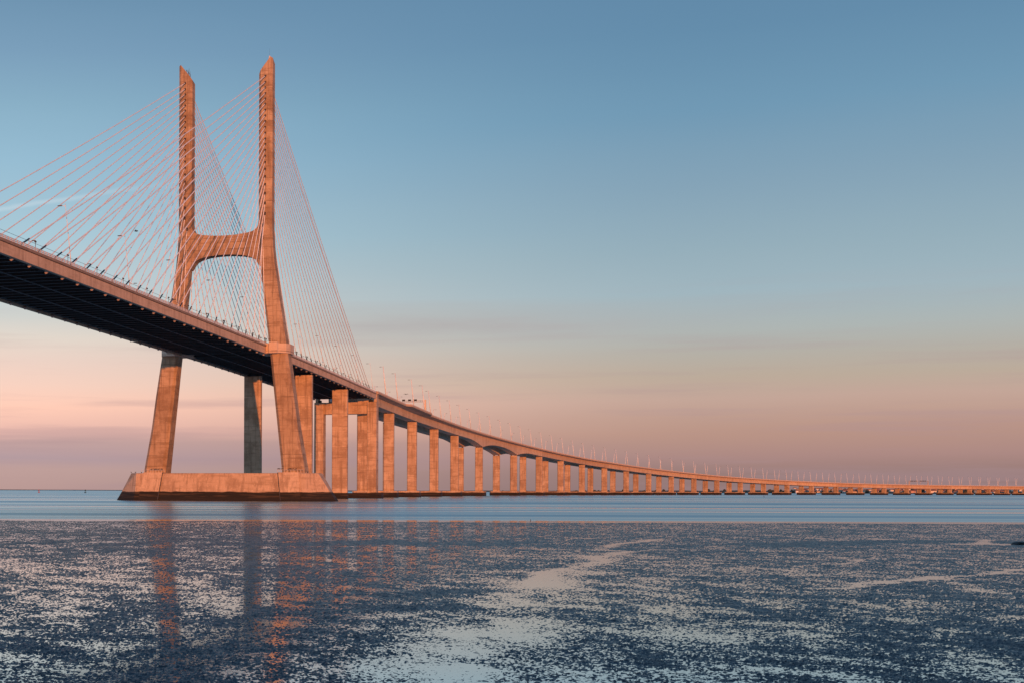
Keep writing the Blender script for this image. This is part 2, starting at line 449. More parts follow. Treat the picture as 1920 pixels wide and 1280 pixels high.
for lam, hgt, bias, sd_ in ((.16, .008, .08, 301), (.09, .011, .03, 302), (.055, .013, 0.0, 303), (.036, .013, -.02, 304)):
    n_ = vnoise(X / lam + 11 * lam, Y / (lam * 1.15), sd_) + .5
    thr = np.clip(.98 - .62 * dens + bias, .2, 1.2)
    Z += hgt * np.clip((n_ - thr) / .22, 0, 1.3)
Z -= np.clip((Y - 165 - 5 * fbm(X / 16, Y / 40, 8, 4)) / 3.0, 0, 1) * .08
nr, nc = Z.shape
co = np.empty((nr * nc, 3), np.float32)
co[:, 0], co[:, 1], co[:, 2] = X.ravel(), Y.ravel(), Z.ravel()
ii = (np.arange(nr - 1)[:, None] * nc + np.arange(nc - 1)[None, :]).ravel()
quads = np.stack([ii, ii + 1, ii + nc + 1, ii + nc], 1).astype(np.int32)
me = bpy.data.meshes.new('mud_flat')
me.vertices.add(len(co)); me.vertices.foreach_set('co', co.ravel())
me.loops.add(quads.size); me.loops.foreach_set('vertex_index', quads.ravel())
me.polygons.add(len(quads)); me.polygons.foreach_set('loop_start', np.arange(0, quads.size, 4, dtype=np.int32))
me.polygons.foreach_set('use_smooth', np.ones(len(quads), bool))
me.update(calc_edges=True)
k = NT('wet_mud')
p = k.n('ShaderNodeNewGeometry').outputs['Position']
k.set(k.b.inputs['Base Color'], k.mix(k.mapr(k.noise(p, 1.1, 5, .6), .35, .68), (.042, .056, .072), (.022, .030, .040)))
k.set(k.b.inputs['Roughness'], k.mapr(k.noise(p, 2.0, 3, .6), .35, .65, .30, .48))
k.b.inputs['IOR'].default_value = 1.33
k.b.inputs['Specular IOR Level'].default_value = .6
k.bump(k.noise(p, 9.0, 5, .7), .7, .03)
M['mud'] = k.m
me.materials.append(k.m)
mud = link('mud_flat', me)
tag(mud, 'dark wet tidal mud flat with low ridges and channels', kind='structure')
k = NT('standing_pool_water')
p = k.n('ShaderNodeNewGeometry').outputs['Position']
water_shader(k, (.05, .065, .08, 1), (.84, .95, 1.0, 1), .09, 2.5, .80)
M['pool'] = k.m
b = MB()
b.loft([[(-60, 10, 0), (90, 10, 0)], [(-90, 174, 0), (190, 174, 0)]], caps=False, closed=False)
tag(b.build('pool_water', M['pool']), 'shallow water standing in pools on the mud', kind='structure')
# shore behind and below the frame, its unseen crest added to shade the mud, and the coarse flats either side
b = MB()
b.loft([[(-400, -60, 7.0), (400, -60, 7.0)], [(-400, -18, 7.0), (400, -18, 7.0)], [(-400, -4, 1.9), (400, -4, 1.9)], [(-400, 3, 1.8), (400, 3, 1.8)], [(-400, 12, .05), (400, 12, .05)], [(-400, 24, -.06), (400, 24, -.06)]], caps=False, closed=False)
tag(b.build('shading_bank', M['rock']), 'unseen stone bank added to shade the mud', kind='structure')

# ------------------------------------------------------------------ pylon
SP = 475.7
pylon = empty('bridge_pylon', AX(SP, 0, 0), 'tall H-shaped concrete pylon with splayed legs standing in the river', 'pylon')
def octa(s, t, z, w, d, c, zf=None):
    q = [(-d / 2, -w / 2 + c), (-d / 2, w / 2 - c), (-d / 2 + c, w / 2), (d / 2 - c, w / 2), (d / 2, w / 2 - c), (d / 2, -w / 2 + c), (d / 2 - c, -w / 2), (-d / 2 + c, -w / 2)]
    return [AX(s + a, t + e, z if zf is None else zf(a, t + e)) for a, e in q]
SEC = [(-.6, 26.35, 8.8, 8.6, 1.15), (10.6, 24.8, 8.0, 8.0, 1.05), (25.2, 22.7, 7.0, 7.4, 1.0), (36.3, 21.35, 6.75, 7.0, .95), (46, 20.1, 6.3, 6.7, .92),
       (54.4, 18.92, 6.0, 6.3, .9), (62, 17.85, 5.7, 6.0, .85), (69.5, 16.8, 5.42, 5.8, .8), (74, 16.2, 5.25, 5.6, .78), (81, 15.25, 5.0, 5.3, .75), (87, 14.72, 4.85, 5.0, .72),
       (93, 14.42, 4.78, 4.8, .7), (104, 14.4, 4.78, 4.7, .7), (125, 14.4, 4.78, 4.6, .7), (146, 14.4, 4.8, 4.6, .7)]
def leg_t(z):
    for (z0, t0, *_a), (z1, t1, *_b) in zip(SEC[:-1], SEC[1:]):
        if z0 <= z <= z1: return t0 + (t1 - t0) * (z - z0) / (z1 - z0)
    return 14.4
for sg in (1, -1):
    b = MB()
    rings = [octa(SP, sg * t, z, w, d, c) for z, t, w, d, c in SEC]
    top = lambda a, t: 146.9 + 5.2 * max(0, min(1, (abs(t) - 12.0) / 4.1)) - .42 * (a + 2.3)
    rings.append(octa(SP, sg * 14.4, 0, 4.8, 4.6, .7, top))
    b.loft(rings)
    leg = b.build('tower_leg', M['leg'], pylon)
    # platform rail and aerials on the slanted top
    b = MB()
    for e in (12.9, 13.6, 14.3):
        q = AX(SP - 1.2, sg * e, top(-1.2, e)); b.tube(q, q + ZV * 1.15, .07, n=5)
    b.tube(AX(SP - 1.2, sg * 12.9, top(-1.2, 12.9) + 1.1), AX(SP - 1.2, sg * 14.3, top(-1.2, 14.3) + 1.1), .06, n=5)
    for e, hh in ((13.4, 2.6), (13.8, 3.2), (14.1, 2.2)):
        q = AX(SP + .2, sg * e, top(.2, e)); b.tube(q, q + ZV * (hh if sg < 0 else 1.0), .08, .04, n=5)
    b.build('aerial', M['wire'], leg)
b = MB()
q = AX(SP - 1.3, 15.6, 151.2); b.tube(q, q + ZV * 1.1, .42, .3, n=10); b.tube(q + ZV * 1.1, q + ZV * 1.5, .3, .08, n=10)
b.build('warning_beacon', M['rail'], pylon, smooth=True)
b = MB(); b.tube(q + ZV * 1.3, q + ZV * 4.0, .03, .012, n=5); b.build('lightning_rod', M['wire'], pylon)
# crossbeam with curved top and soffit
half = [(0, 91.6), (4, 91.75), (8, 92.2), (9.6, 92.55), (10.6, 93.0), (11.4, 93.7), (11.9, 94.7), (12.1, 96.2)]
halfb = [(13.6, 80.0), (12.4, 80.6), (11.7, 81.7), (11.0, 82.7), (10.1, 83.4), (8.6, 84.05), (6, 84.6), (3, 84.9), (0, 85.0)]
n_ = 14.2
prof = [(-t, z) for t, z in reversed(half[1:])] + half + [(n_, 96.2), (n_ + .9, 80.0)] + halfb + [(-t, z) for t, z in reversed(halfb[:-1])] + [(-n_ - .9, 80.0), (-n_, 96.2)]
b = MB(); b.loft([[AX(SP - 2.15, t, z) for t, z in prof], [AX(SP + 2.15, t, z) for t, z in prof]])
xb = b.build('crossbeam', M['leg'], pylon)
b = MB()
b.obox(AX(SP - 2.2, 0, 89.3), RV * 10.4, AV * .08, ZV * .16); b.build('string_course', M['leg'], xb)
# collars that tie the deck to the legs
for sg in (1, -1):
    b = MB()
    plan = [(12.8, 4.2), (12.7, -4.4), (13.3, -4.9), (16.5, -5.2)]
    plan2 = [(16.5, -5.2), (16.7, -5.7), (19.7, -5.7), (20.0, -5.2), (22.3, -3.6), (23.2, -1), (23.2, 4.6), (21.5, 5.8), (12.8, 5.8)]
    pl = plan + plan2[1:]
    b.loft([[AX(SP + e, sg * t, z) for t, e in pl] for z in (50.35, 53.55)])
    col_ = b.build('deck_collar', M['collar'], pylon)
    b = MB()
    b.loft([[AX(SP + e, sg * t, z) for t, e in ((16.65, -5.0), (16.75, -5.9), (19.65, -5.9), (19.9, -5.0))] for z in (50.25, 53.95)])
    b.build('collar_nose', M['collar'], col_)
# pile cap: long boat-shaped block with battered ends
def boat(z, L, w, n, taper):
    return [AX(SP + e, t, z) for t, e in ((-L, -w * taper), (-L + n, -w), (L - n, -w), (L, -w * taper), (L, w * taper), (L - n, w), (-L + n, w), (-L, w * taper))]
b = MB()
b.loft([boat(-2, 40.6, 9.3, 9.0, .25), boat(0, 39.4, 9.1, 8.6, .25), boat(3.1, 37.4, 8.7, 7.2, .28), boat(9.35, 33.6, 7.6, 3.4, .45), boat(9.5, 33.4, 7.4, 3.3, .45)])
pcap = b.build('pile_cap', M['cap'], pylon)
for sg in (1, -1):                                     # leg roots standing proud of the cap face
    b = MB()
    rr = []
    for z, fw in ((0.2, 9.45), (3.1, 8.95), (9.75, 7.75)):
        c0 = 26.35 - 1.55 * (z + .6) / 11.2
        rr.append([AX(SP - fw, sg * (c0 - 4.3), z), AX(SP - fw, sg * (c0 + 2.6), z), AX(SP - 2, sg * (c0 + 4.3), z), AX(SP - 2, sg * (c0 - 4.5), z)])
    b.loft(rr); b.build('leg_root', M['cap'], pcap)
    b = MB(); jt = []
    for z, fw in ((0.25, 9.47), (3.1, 8.97), (9.7, 7.78)):
        c0 = 26.35 - 1.55 * (z + .6) / 11.2 - 4.32
        jt.append([AX(SP - fw, sg * c0, z), AX(SP - fw, sg * (c0 - .22), z), AX(SP - fw + .8, sg * (c0 - .22), z), AX(SP - fw + .8, sg * c0, z)])
    b.loft(jt); b.build('joint', M['wire'], pcap)
    b = MB()
    for i_ in range(9):
        q = AX(SP - 7.0 + .2 * i_, sg * (20.2 + 1.1 * i_), 9.5); b.tube(q, q + ZV * 1.1, .05, n=4)
    b.tube(AX(SP - 7, sg * 20.2, 10.6), AX(SP - 5.4, sg * 29, 10.6), .05, n=4)
    b.build('guard_rail', M['rail'], pcap)

# ------------------------------------------------------------------ cable-stayed deck
S0, S1 = 190.0, 692.5
def dz_(s):                                            # drop of the deck towards the viaduct
    return 0.0 if s < 500 else -1.75 * ((s - 500) / 195) ** 1.35
deck = empty('bridge_deck', AX(450, 0, 50.2), 'long concrete and steel deck hung from the pylon cables', 'bridge deck')
SS = [S0 + (S1 - S0) * i / 70 for i in range(71)]
def strip(prof, mat, name, parent=deck, ss=SS):
    b = MB(); b.loft([[AX(s, t, z + dz_(s)) for t, z in prof] for s in ss]); return b.build(name, mat, parent)
for sg in (1, -1):
    e = strip([(sg * 15.6, 50.2), (sg * 15.6, 52.45), (sg * 14.75, 52.45), (sg * 14.75, 50.2)], M['beam'], 'edge_beam')
    strip([(sg * 14.74, 50.75), (sg * 14.74, 52.4), (sg * 13.2, 52.4), (sg * 13.2, 50.6)], M['soffit'], 'beam_shade_strip', e)  # dark strip added so the inner beam underside reads as shade
    strip([(sg * 15.42, 52.5), (sg * 15.8, 52.62), (sg * 15.8, 53.15), (sg * 14.9, 53.2), (sg * 14.9, 52.5)], M['band'], 'kerb', e)
    b = MB()
    s = S0
    while s < S1:
        q = AX(s, sg * 15.45, 53.15 + dz_(s)); b.obox(q + ZV * .42, AV * .11, RV * .06, ZV * .42); s += 1.48
    for zz, hh in ((53.95, .07), (53.62, .10), (53.28, .10)):
        b.loft([[AX(s, sg * (15.45 + a), zz + dz_(s) + c) for a, c in ((-.07, -hh), (.07, -hh), (.07, hh), (-.07, hh))] for s in SS])
    b.build('railing', M['rail'], e)
    b = MB()
    for a_, c_ in zip(SS[:-1], SS[1:]): b.tube(AX(a_, sg * 15.6, 54.75 + dz_(a_)), AX(c_, sg * 15.6, 54.75 + dz_(c_)), .035, n=4)
    b.build('hand_line', M['wire'], e)
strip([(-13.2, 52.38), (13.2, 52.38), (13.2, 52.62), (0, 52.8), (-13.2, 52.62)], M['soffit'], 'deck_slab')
strip([(-13.1, 52.68), (13.1, 52.68), (13.1, 52.72), (0, 52.9), (-13.1, 52.72)], M['road'], 'road_surface')
strip([(-.3, 52.95), (.3, 52.95), (.12, 53.75), (-.12, 53.75)], M['rail'], 'median_barrier')
for t in (-4.6, 4.6):
    strip([(t - .16, 50.28), (t + .16, 50.28), (t + .16, 50.46), (t - .16, 50.46)], M['railstl'], 'inspection_rail')
fb = MB(); zr = Vector((0, 0, 0))
ib = [(-.38, 0), (.38, 0), (.38, .07), (.05, .07), (.05, 1.8), (-.05, 1.8), (-.05, .07), (-.38, .07)]
fb.loft([[AV * a + RV * t + ZV * c for a, c in ib] for t in (-13.19, 13.19)])
fme = fb.mesh('floor_beam', M['steel'])
s = S0 + 2
while s < S1:
    if abs(s - SP) > 4:
        o = link('floor_beam', fme, deck); o.location = AX(s, 0, 50.5 + dz_(s)) - deck.location
    s += 4.5
strip([(11.2, 51.0), (13.18, 50.9), (13.18, 51.3), (11.2, 51.4)], M['steel'], 'service_duct')

# ------------------------------------------------------------------ stay cables
AY = [146, 157.4, 167.5, 178.3, 188.6, 198, 209.5, 219.9, 230.6, 241.4, 252, 262.9, 273.2, 284.3, 295, 306.8, 319.5, 333.2, 348, 364.5, 382.5, 402, 423, 446]
AZ = [3.6 + (918.5 - y) / 5.44 for y in AY]
main_s = [263.7 + 9.05 * i for i in range(24)]
side_s = [682.0, 675.2] + [263.7 + 9.05 * (24.5 + kk) for kk in range(21, -1, -1)]
def stay(k_, s_dk, sg, face, fan, side):
    up = AX(SP + face * 2.25, sg * (leg_t(AZ[k_]) + (0 if k_ < 22 else -.9)), AZ[k_])
    lo = AX(s_dk, sg * 15.0, 52.3 + dz_(s_dk))
    d = (up - lo).normalized()
    lab = '%s stay cable from the top, %s fan of the %s tower' % (ordw(k_), side, fan)
    c = empty('stay_cable', lo, lab, 'cable', 'stay cables of the pylon')
    r = .125 if k_ > 12 else .14
    b = MB(); n = 6
    pts = []
    for i in range(n + 1):
        f_ = i / n; pts.append(lo.lerp(up, f_) - ZV * (.0035 * (up - lo).length * 4 * f_ * (1 - f_)))
    u_ = d.cross(ZV).normalized(); w_ = d.cross(u_)
    b.loft([[q + (u_ * math.cos(a * math.pi / 4) + w_ * math.sin(a * math.pi / 4)) * r for a in range(8)] for q in pts], caps=False)
    b.build('strand', M['cable'], c, smooth=True)
    b = MB(); b.tube(lo + d * .8, lo + d * (3.1 / max(.25, d.z) + .3), .21, .17, n=8); b.build('sleeve', M['sleeve'], c, smooth=True)
    b = MB(); b.tube(up - d * .9, up + d * .25, .30, .36, n=8); b.build('socket', M['sleeve'], c, smooth=True)
    b = MB(); b.tube(AX(s_dk, sg * 14.4, 50.3 + dz_(s_dk)), AX(s_dk, sg * 14.4, 50.3 + dz_(s_dk)) - d * .6, .40, .34, n=9)
    b.build('anchor_cap', M['acap'], c)
    if k_ % 2 == 1:
        q = AX(s_dk + face * -1.2, sg * 15.1, 53.2 + dz_(s_dk))
        b = MB(); b.tube(q, q + ZV * 2.3, .06, n=5); b.tube(q + ZV * 2.2 - AV * .25, q + ZV * 2.2 + AV * .22, .20, n=8); b.build('damper', M['sleeve'], c)
for k_ in range(24):
    stay(k_, main_s[k_], 1, -1, 'right', 'left'); stay(k_, main_s[k_], -1, -1, 'left', 'left')
    stay(k_, side_s[k_], 1, 1, 'right', 'right'); stay(k_, side_s[k_], -1, 1, 'left', 'right')

# ------------------------------------------------------------------ side-span piers and transition pier
def slab_col(b, s, t, z0, z1, w, d, ch=.25):
    q = [(-d / 2, -w / 2 + ch), (-d / 2, w / 2 - ch), (-d / 2 + ch, w / 2), (d / 2 - ch, w / 2), (d / 2, w / 2 - ch), (d / 2, -w / 2 + ch), (d / 2 - ch, -w / 2), (-d / 2 + ch, -w / 2)]
    b.loft([[AX(s + a, t + e, z) for a, e in q] for z in (z0, z1)])
for s, nm, topz in ((553.5, 'nearest behind the pylon', 49.35), (628.0, 'second behind the pylon', 48.75)):
    for t, side in ((10.4, 'right'), (-10.4, 'left')):
        pr = empty('side_span_pier', AX(s, t, 0), 'broad slab pier under the %s edge of the deck, %s' % (side, nm), 'pier', 'piers of the cable-stayed span')
        b = MB(); slab_col(b, s, t, 2.6, topz, 6.9, 2.6); b.build('shaft', M['pier'], pr)
        b = MB(); slab_col(b, s, t, -2, 2.6, 7.3, 3.4, .5); b.build('footing', M['cap'], pr)
        for e in (-1.8, 1.8):
            b = MB(); b.obox(AX(s, t + e, (topz + 50.25 + dz_(s)) / 2), RV * .5, AV * .5, ZV * ((50.25 + dz_(s) - topz) / 2 + .02)); b.build('bearing', M['bear'], pr)
ST = 697.0
tp = empty('transition_pier', AX(ST, 0, 0), 'portal pier with two columns and a beam where the hung deck ends', 'pier')
for sg in (1, -1):
    b = MB(); slab_col(b, ST, sg * 13.2, 2.4, 47.2, 4.6, 6.4); cl_ = b.build('column', M['pier'], tp)
    b = MB(); slab_col(b, ST + 1.5, sg * 14.6, 47.2, 52.6, 1.5, 5.0, .1); b.build('end_wall', M['pier'], cl_)
b = MB(); b.obox(AX(ST, 0, 44.3), RV * 10.95, AV * 2.4, ZV * 2.9); b.build('portal_beam', M['pier'], tp)
b = MB(); b.loft([[AX(ST + e, t, z) for t, e in ((-18, -3.5), (-16.5, -5.5), (16.5, -5.5), (18, -3.5), (18, 3.5), (16.5, 5.5), (-16.5, 5.5), (-18, 3.5))] for z in (-2, 2.5)]); b.build('pile_cap', M['cap'], tp)
for t in (-12.8, 12.8):
    b = MB(); b.obox(AX(ST - 2.2, t, 47.7), RV * .8, AV * .6, ZV * .62); b.build('bearing', M['bear'], tp)
cabin = empty('inspection_cabin', AX(ST - 3.1, -7.0, 47.2), 'small white inspection cabin on the portal beam under the deck', 'cabin')
b = MB(); b.obox(AX(ST - 1.4, -7.0, 48.2), RV * .9, AV * .8, ZV * .75); b.build('body', M['cabin'], cabin)
b = MB(); b.obox(AX(ST - 1.4, -7.0, 47.32), RV * 1.3, AV * .9, ZV * .11); b.build('platform', M['wire'], cabin)

# ------------------------------------------------------------------ approach viaduct
PT = [(124.9, 774.5), (150.7, 848.7), (178.1, 922.5), (206.6, 995.7), (243.3, 1082.3), (299.0, 1199.7), (342.7, 1283.0), (381.5, 1351.3), (421.9, 1418.8), (464.9, 1484.6), (509.1, 1549.6),
      (555.5, 1613.1), (603.6, 1675.3), (653.3, 1736.2), (704.7, 1795.7), (758.0, 1853.4), (812.5, 1910.1), (868.5, 1965.3), (926.7, 2018.2), (986.1, 2069.6), (1046.4, 2120.1), (1107.3, 2169.8),
      (1168.2, 2219.6), (1229.2, 2269.2), (1290.4, 2318.5), (1351.4, 2368.1), (1411.9, 2418.4), (1472.8, 2468.0), (1534.0, 2517.4)]
PT = [(PT[0][0] - 24.6, PT[0][1] - 74.7)] + PT + [(1595.1, 2566.9), (1656.2, 2616.4)]
SOF = [46.75, 46.1, 45.1, 44.0, 42.7, 41.0, 38.0, 35.3, 32.9, 30.6, 28.4, 26.2, 24.0, 21.9, 19.8, 17.9, 16.3, 14.9, 13.7, 12.6, 11.7, 11.0, 10.5, 10.2, 10.0, 9.9, 9.85, 9.8, 9.8, 9.8, 9.8, 9.8]
NSEG = 12
cen, zed, lens, pidx = [], [], [], []
def cr(p0, p1, p2, p3, t):
    return .5 * ((2 * p1) + (p2 - p0) * t + (2 * p0 - 5 * p1 + 4 * p2 - p3) * t * t + (3 * p1 - p0 - 3 * p2 + p3) * t ** 3)
NP = len(PT)
for i in range(NP - 1):
    g = lambda a, j: a[max(0, min(NP - 1, j))]
    for q in range(NSEG):
        t = q / NSEG
        xy = [cr(*[g(PT, i + j)[c] for j in (-1, 0, 1, 2)], t) for c in (0, 1)]
        cen.append(Vector((xy[0], xy[1], 0))); zed.append(cr(*[g(SOF, i + j) for j in (-1, 0, 1, 2)], t))
cen.append(Vector((*PT[-1], 0))); zed.append(SOF[-1])
NC = len(cen)
tan = [(cen[min(NC - 1, i + 1)] - cen[max(0, i - 1)]).normalized() for i in range(NC)]
rgt = [Vector((t.y, -t.x, 0)) for t in tan]
arc = [0.0]
for i in range(1, NC): arc.append(arc[-1] + (cen[i] - cen[i - 1]).length)
def along(l):
    for i in range(NC - 1):
        if arc[i + 1] >= l:
            f_ = (l - arc[i]) / (arc[i + 1] - arc[i])
            return cen[i].lerp(cen[i + 1], f_), rgt[i].lerp(rgt[i + 1], f_).normalized(), tan[i].lerp(tan[i + 1], f_).normalized(), zed[i] + (zed[i + 1] - zed[i]) * f_
    return cen[-1], rgt[-1], tan[-1], zed[-1]
def haunch(l):
    o = 0
    for pi in (5, 6):
        d = abs(l - arc[pi * NSEG]); o = max(o, 3.7 * max(0, 1 - d / 56) ** 1.9)
    return o
DEP, HW = 4.9, 7.15                                     # girder depth under the slab, half width of one carriageway
SEPW = 14.6
def bay(l):                                             # lay-by for the sign gantry
    return 2.6 * max(0, min(1, (l - 92) / 6)) * max(0, min(1, (178 - l) / 6))
for w_i, (lab, off) in enumerate((('nearer carriageway of the curving approach viaduct on twin piers', 0.0), ('farther carriageway of the curving approach viaduct behind the first', -SEPW))):
    org = cen[0] + rgt[0] * off + ZV * SOF[0]
    vd = empty('viaduct_deck', org, lab, 'viaduct', 'carriageways of the viaduct')
    P = lambda i, t, z: cen[i] + rgt[i] * (off + t) + ZV * z
    for sp in range(NP - 1):
        b = MB(); rings = []
        for i in range(sp * NSEG, (sp + 1) * NSEG + 1):
            z = zed[i]; hd = haunch(arc[i])
            e = .04 if i == sp * NSEG else (-.04 if i == (sp + 1) * NSEG else 0)
            rings.append([P(i, t, zz) + tan[i] * e for t, zz in ((-2.9, z - hd), (2.9, z - hd), (3.0, z + DEP - .58), (6.95, z + DEP - .34), (6.95, z + DEP), (-6.95, z + DEP), (-6.95, z + DEP - .34), (-3.0, z + DEP - .58))])
        b.loft(rings); b.build('girder_span', M['girder'], vd)
    for sg in (1, -1):
        b = MB(); rings = []
        for i in range(NC):
            z = zed[i] + DEP; h_ = HW + (bay(arc[i]) if (sg > 0 and w_i == 0) else 0)
            rings.append([P(i, sg * t, zz) for t, zz in ((6.2, z - .40), (h_, z - .44), (h_ + .12, z - .22), (h_ + .12, z + .28), (6.2, z + .28))])
        b.loft(rings); ed = b.build('deck_edge', M['girder'], vd)
        b = MB(); rings = []
        for i in range(NC):
            z = zed[i] + DEP; h_ = HW + (bay(arc[i]) if (sg > 0 and w_i == 0) else 0)
            rings.append([P(i, sg * t, zz) for t, zz in ((h_ - .42, z + .30), (h_ - .06, z + .36), (h_ - .10, z + 1.02), (h_ - .34, z + 1.02))])
        b.loft(rings); b.build('parapet', M['parapet'], ed)
    b = MB(); b.loft([[P(i, t, zed[i] + DEP + dz2) for t, dz2 in ((-6.2, .02), (6.2, .02), (6.2, .08), (-6.2, .08))] for i in range(NC)]); b.build('road_surface', M['road'], vd)
# twin-column piers on shared pile caps
def pier_mesh(b, o, tv, rv, w, d, ch, z0, z1):
    q = [(-d / 2, -w / 2 + ch), (-d / 2, w / 2 - ch), (-d / 2 + ch, w / 2), (d / 2 - ch, w / 2), (d / 2, w / 2 - ch), (d / 2, -w / 2 + ch), (d / 2 - ch, -w / 2), (-d / 2 + ch, -w / 2)]
    b.loft([[o + tv * a + rv * e + ZV * z for a, e in q] for z in (z0, z1)])
for j in range(1, NP - 1):
    i = j * NSEG
    o, tv, rv, z = cen[i], tan[i], rgt[i], zed[i] - haunch(arc[i])
    vp = empty('viaduct_pier', o - rv * (SEPW / 2), 'twin-column viaduct pier on a dark pile cap, %s beyond the portal pier' % ordw(j - 1), 'pier', 'piers of the curving viaduct')
    w = 5.6 if j < 12 else min(6.6, 5.6 + .12 * (j - 11))
    for off in (0, -SEPW):
        b = MB(); pier_mesh(b, o + rv * off, tv, rv, w, 3.0, .45, 3.6, z - .45); cl_ = b.build('column', M['pier'], vp)
        for e in (-1.9, 1.9):
            b = MB(); b.obox(o + rv * (off + e) + ZV * (z - .23), rv * .55, tv * .55, ZV * .225); b.build('bearing', M['bear'], cl_)
    b = MB(); c0 = o - rv * (SEPW / 2); L, Wd = 12.2, 4.6
    plan = [(-Wd + 1.2, -L), (-Wd, -L + 1.2), (-Wd, L - 1.2), (-Wd + 1.2, L), (Wd - 1.2, L), (Wd, L - 1.2), (Wd, -L + 1.2), (Wd - 1.2, -L)]
    b.loft([[c0 + tv * a + rv * e + ZV * zz for a, e in plan] for zz in (-2, 3.6)]); b.build('pile_cap', M['pier'], vp)

# ------------------------------------------------------------------ street lamps
def lamp_meshes(r0, r1):
    b = MB(); lean = math.tan(math.radians(6.3)); H = 14.2
    b.tube((0, 0, 0), (-H * lean, 0, H + .5), r0, r1, n=7)
    b.tube((-H * lean, 0, H), (-H * lean - .9, 0, H + .1), .07, .05, n=6)
    pole = b.mesh('pole', M['lamp'], smooth=True)
    b = MB(); x0 = -H * lean - .75
    b.loft([[(x0 - a, e, H + .04 + c) for e, c in ((-.2 * k_, 0), (.2 * k_, 0), (.16 * k_, .16), (-.16 * k_, .16))] for a, k_ in ((0, .6), (.25, 1.2), (.8, 1.2), (1.1, .6))])
    head = b.mesh('lamp_head', M['head'])
    b = MB(); b.tube((0, 0, 0), (0, 0, .5), .3, .24, n=8); foot = b.mesh('base_plate', M['lamp'])
    return pole, head, foot
LAMPS = {'slim': lamp_meshes(.10, .055), 'stout': lamp_meshes(.28, .17)}
def lamp(q, rv, label, kind='stout'):
    pole_me, head_me, foot_me = LAMPS[kind]
    e = empty('street_lamp', q, label, 'street lamp', 'street lamps along the bridge')
    e.rotation_euler = (0, 0, math.atan2(rv.y, rv.x))
    link('pole', pole_me, e); link('lamp_head', head_me, e); link('base_plate', foot_me, e)
ls = [689.5 - 39.4 * i for i in range(12)]
for i, s in enumerate(ls):
    if abs(s - SP) < 8: s -= 9
    for sg, nm in ((1, 'near'), (-1, 'far')):
        lamp(AX(s, sg * 14.6, 52.9 + dz_(s)), RV * sg, 'inward-leaning lamp on the %s edge of the hung deck, %s left of the portal pier' % (nm, ordw(i)), 'slim')
l, i = 26.0, 0
while l < arc[-1] - 10:
    q, rv, tv, z = along(l)
    lamp(q + rv * (HW - .25 + (bay(l) if 92 < l < 178 else 0)) + ZV * (z + DEP + .9), rv, 'inward-leaning lamp on the near parapet of the viaduct, %s past the portal pier' % ordw(i))
    lamp(q + rv * (-SEPW - HW + .25) + ZV * (z + DEP + .9), -rv, 'inward-leaning lamp on the far parapet of the viaduct, %s past the portal pier' % ordw(i))
    l += 39.3; i += 1

# ------------------------------------------------------------------ sign gantries
def gantry(l, t0, t1, posts, signs, label, zb=6.3):
    q, rv, tv, z = along(l); z += DEP + .2
    g = empty('sign_gantry', q + rv * t1 + ZV * z, label, 'sign gantry')
    for t in posts:
        b = MB(); c = q + rv * t + ZV * z; b.loft([[c + rv * (a * w_) + tv * (e * w_) + ZV * zz for a, e in ((-.5, -.5), (.5, -.5), (.5, .5), (-.5, .5))] for zz, w_ in ((0, 1.15), (zb + .9, .8))]); b.build('post', M['collar'], g)
    b = MB(); c = q + rv * ((t0 + t1) / 2) + ZV * (z + zb)
    for zz in (-.35, .45): b.obox(c + ZV * zz, rv * ((t1 - t0) / 2), tv * .12, ZV * .10)
    n = int((t1 - t0) / 1.1)
    for i_ in range(n):
        a = q + rv * (t0 + (t1 - t0) * i_ / n) + ZV * (z + zb - .35); e = q + rv * (t0 + (t1 - t0) * (i_ + 1) / n) + ZV * (z + zb + .45)
        b.tube(a, e, .05, n=4)
    b.build('truss_beam', M['acap'], g)
    for t in signs:
        b = MB(); b.obox(q + rv * t - tv * .35 + ZV * (z + zb + .75), rv * .85, tv * .12, ZV * .55); b.build('sign_panel', M['sign'], g)
gantry(150, -5.0, 9.0, (9.0,), (-3.8, -.3, 3.2), 'overhead lane-signal gantry with three dark panels above the lay-by')
gl = next(arc[i] for i in range(NC) if cen[i].x > 1213)
gantry(gl, -21.5, 7.4, (-21.5, 7.4), (-18, -15.6, -12.5, -10, -4, -1.5, 1, 3.4), 'distant overhead sign gantry spanning both carriageways on the low viaduct')

# ------------------------------------------------------------------ truck crossing the viaduct
q, rv, tv, z = along(262); q = q - rv * 1.6; z += DEP + .12
tr = empty('delivery_truck', q + ZV * z, 'reddish truck showing above the near parapet of the viaduct', 'truck')
def tbox(nm, a0, a1, w, z0, z1, mat):
    b = MB(); b.obox(q + tv * ((a0 + a1) / 2) + ZV * (z + (z0 + z1) / 2), rv * (w / 2), tv * ((a1 - a0) / 2), ZV * ((z1 - z0) / 2)); return b.build(nm, mat, tr)
tbox('cargo_box', -3.4, 3.0, 2.4, 1.0, 3.3, M['truck']); cab_ = tbox('cab', 3.15, 5.0, 2.3, .6, 2.9, M['truck']); tbox('chassis', -3.3, 4.9, 1.6, .55, .95, M['tyre'])
b = MB(); b.obox(q + tv * 5.03 + ZV * (z + 2.2), rv * 1.0, tv * .02, ZV * .45); b.build('windscreen', M['glass'], tr)
for a in (-2.2, 4.0):
    for e in (-1.05, 1.05):
        b = MB(); c = q + tv * a + rv * e + ZV * (z + .48); b.tube(c - rv * .14, c + rv * .14, .48, n=14); b.build('wheel', M['tyre'], tr)

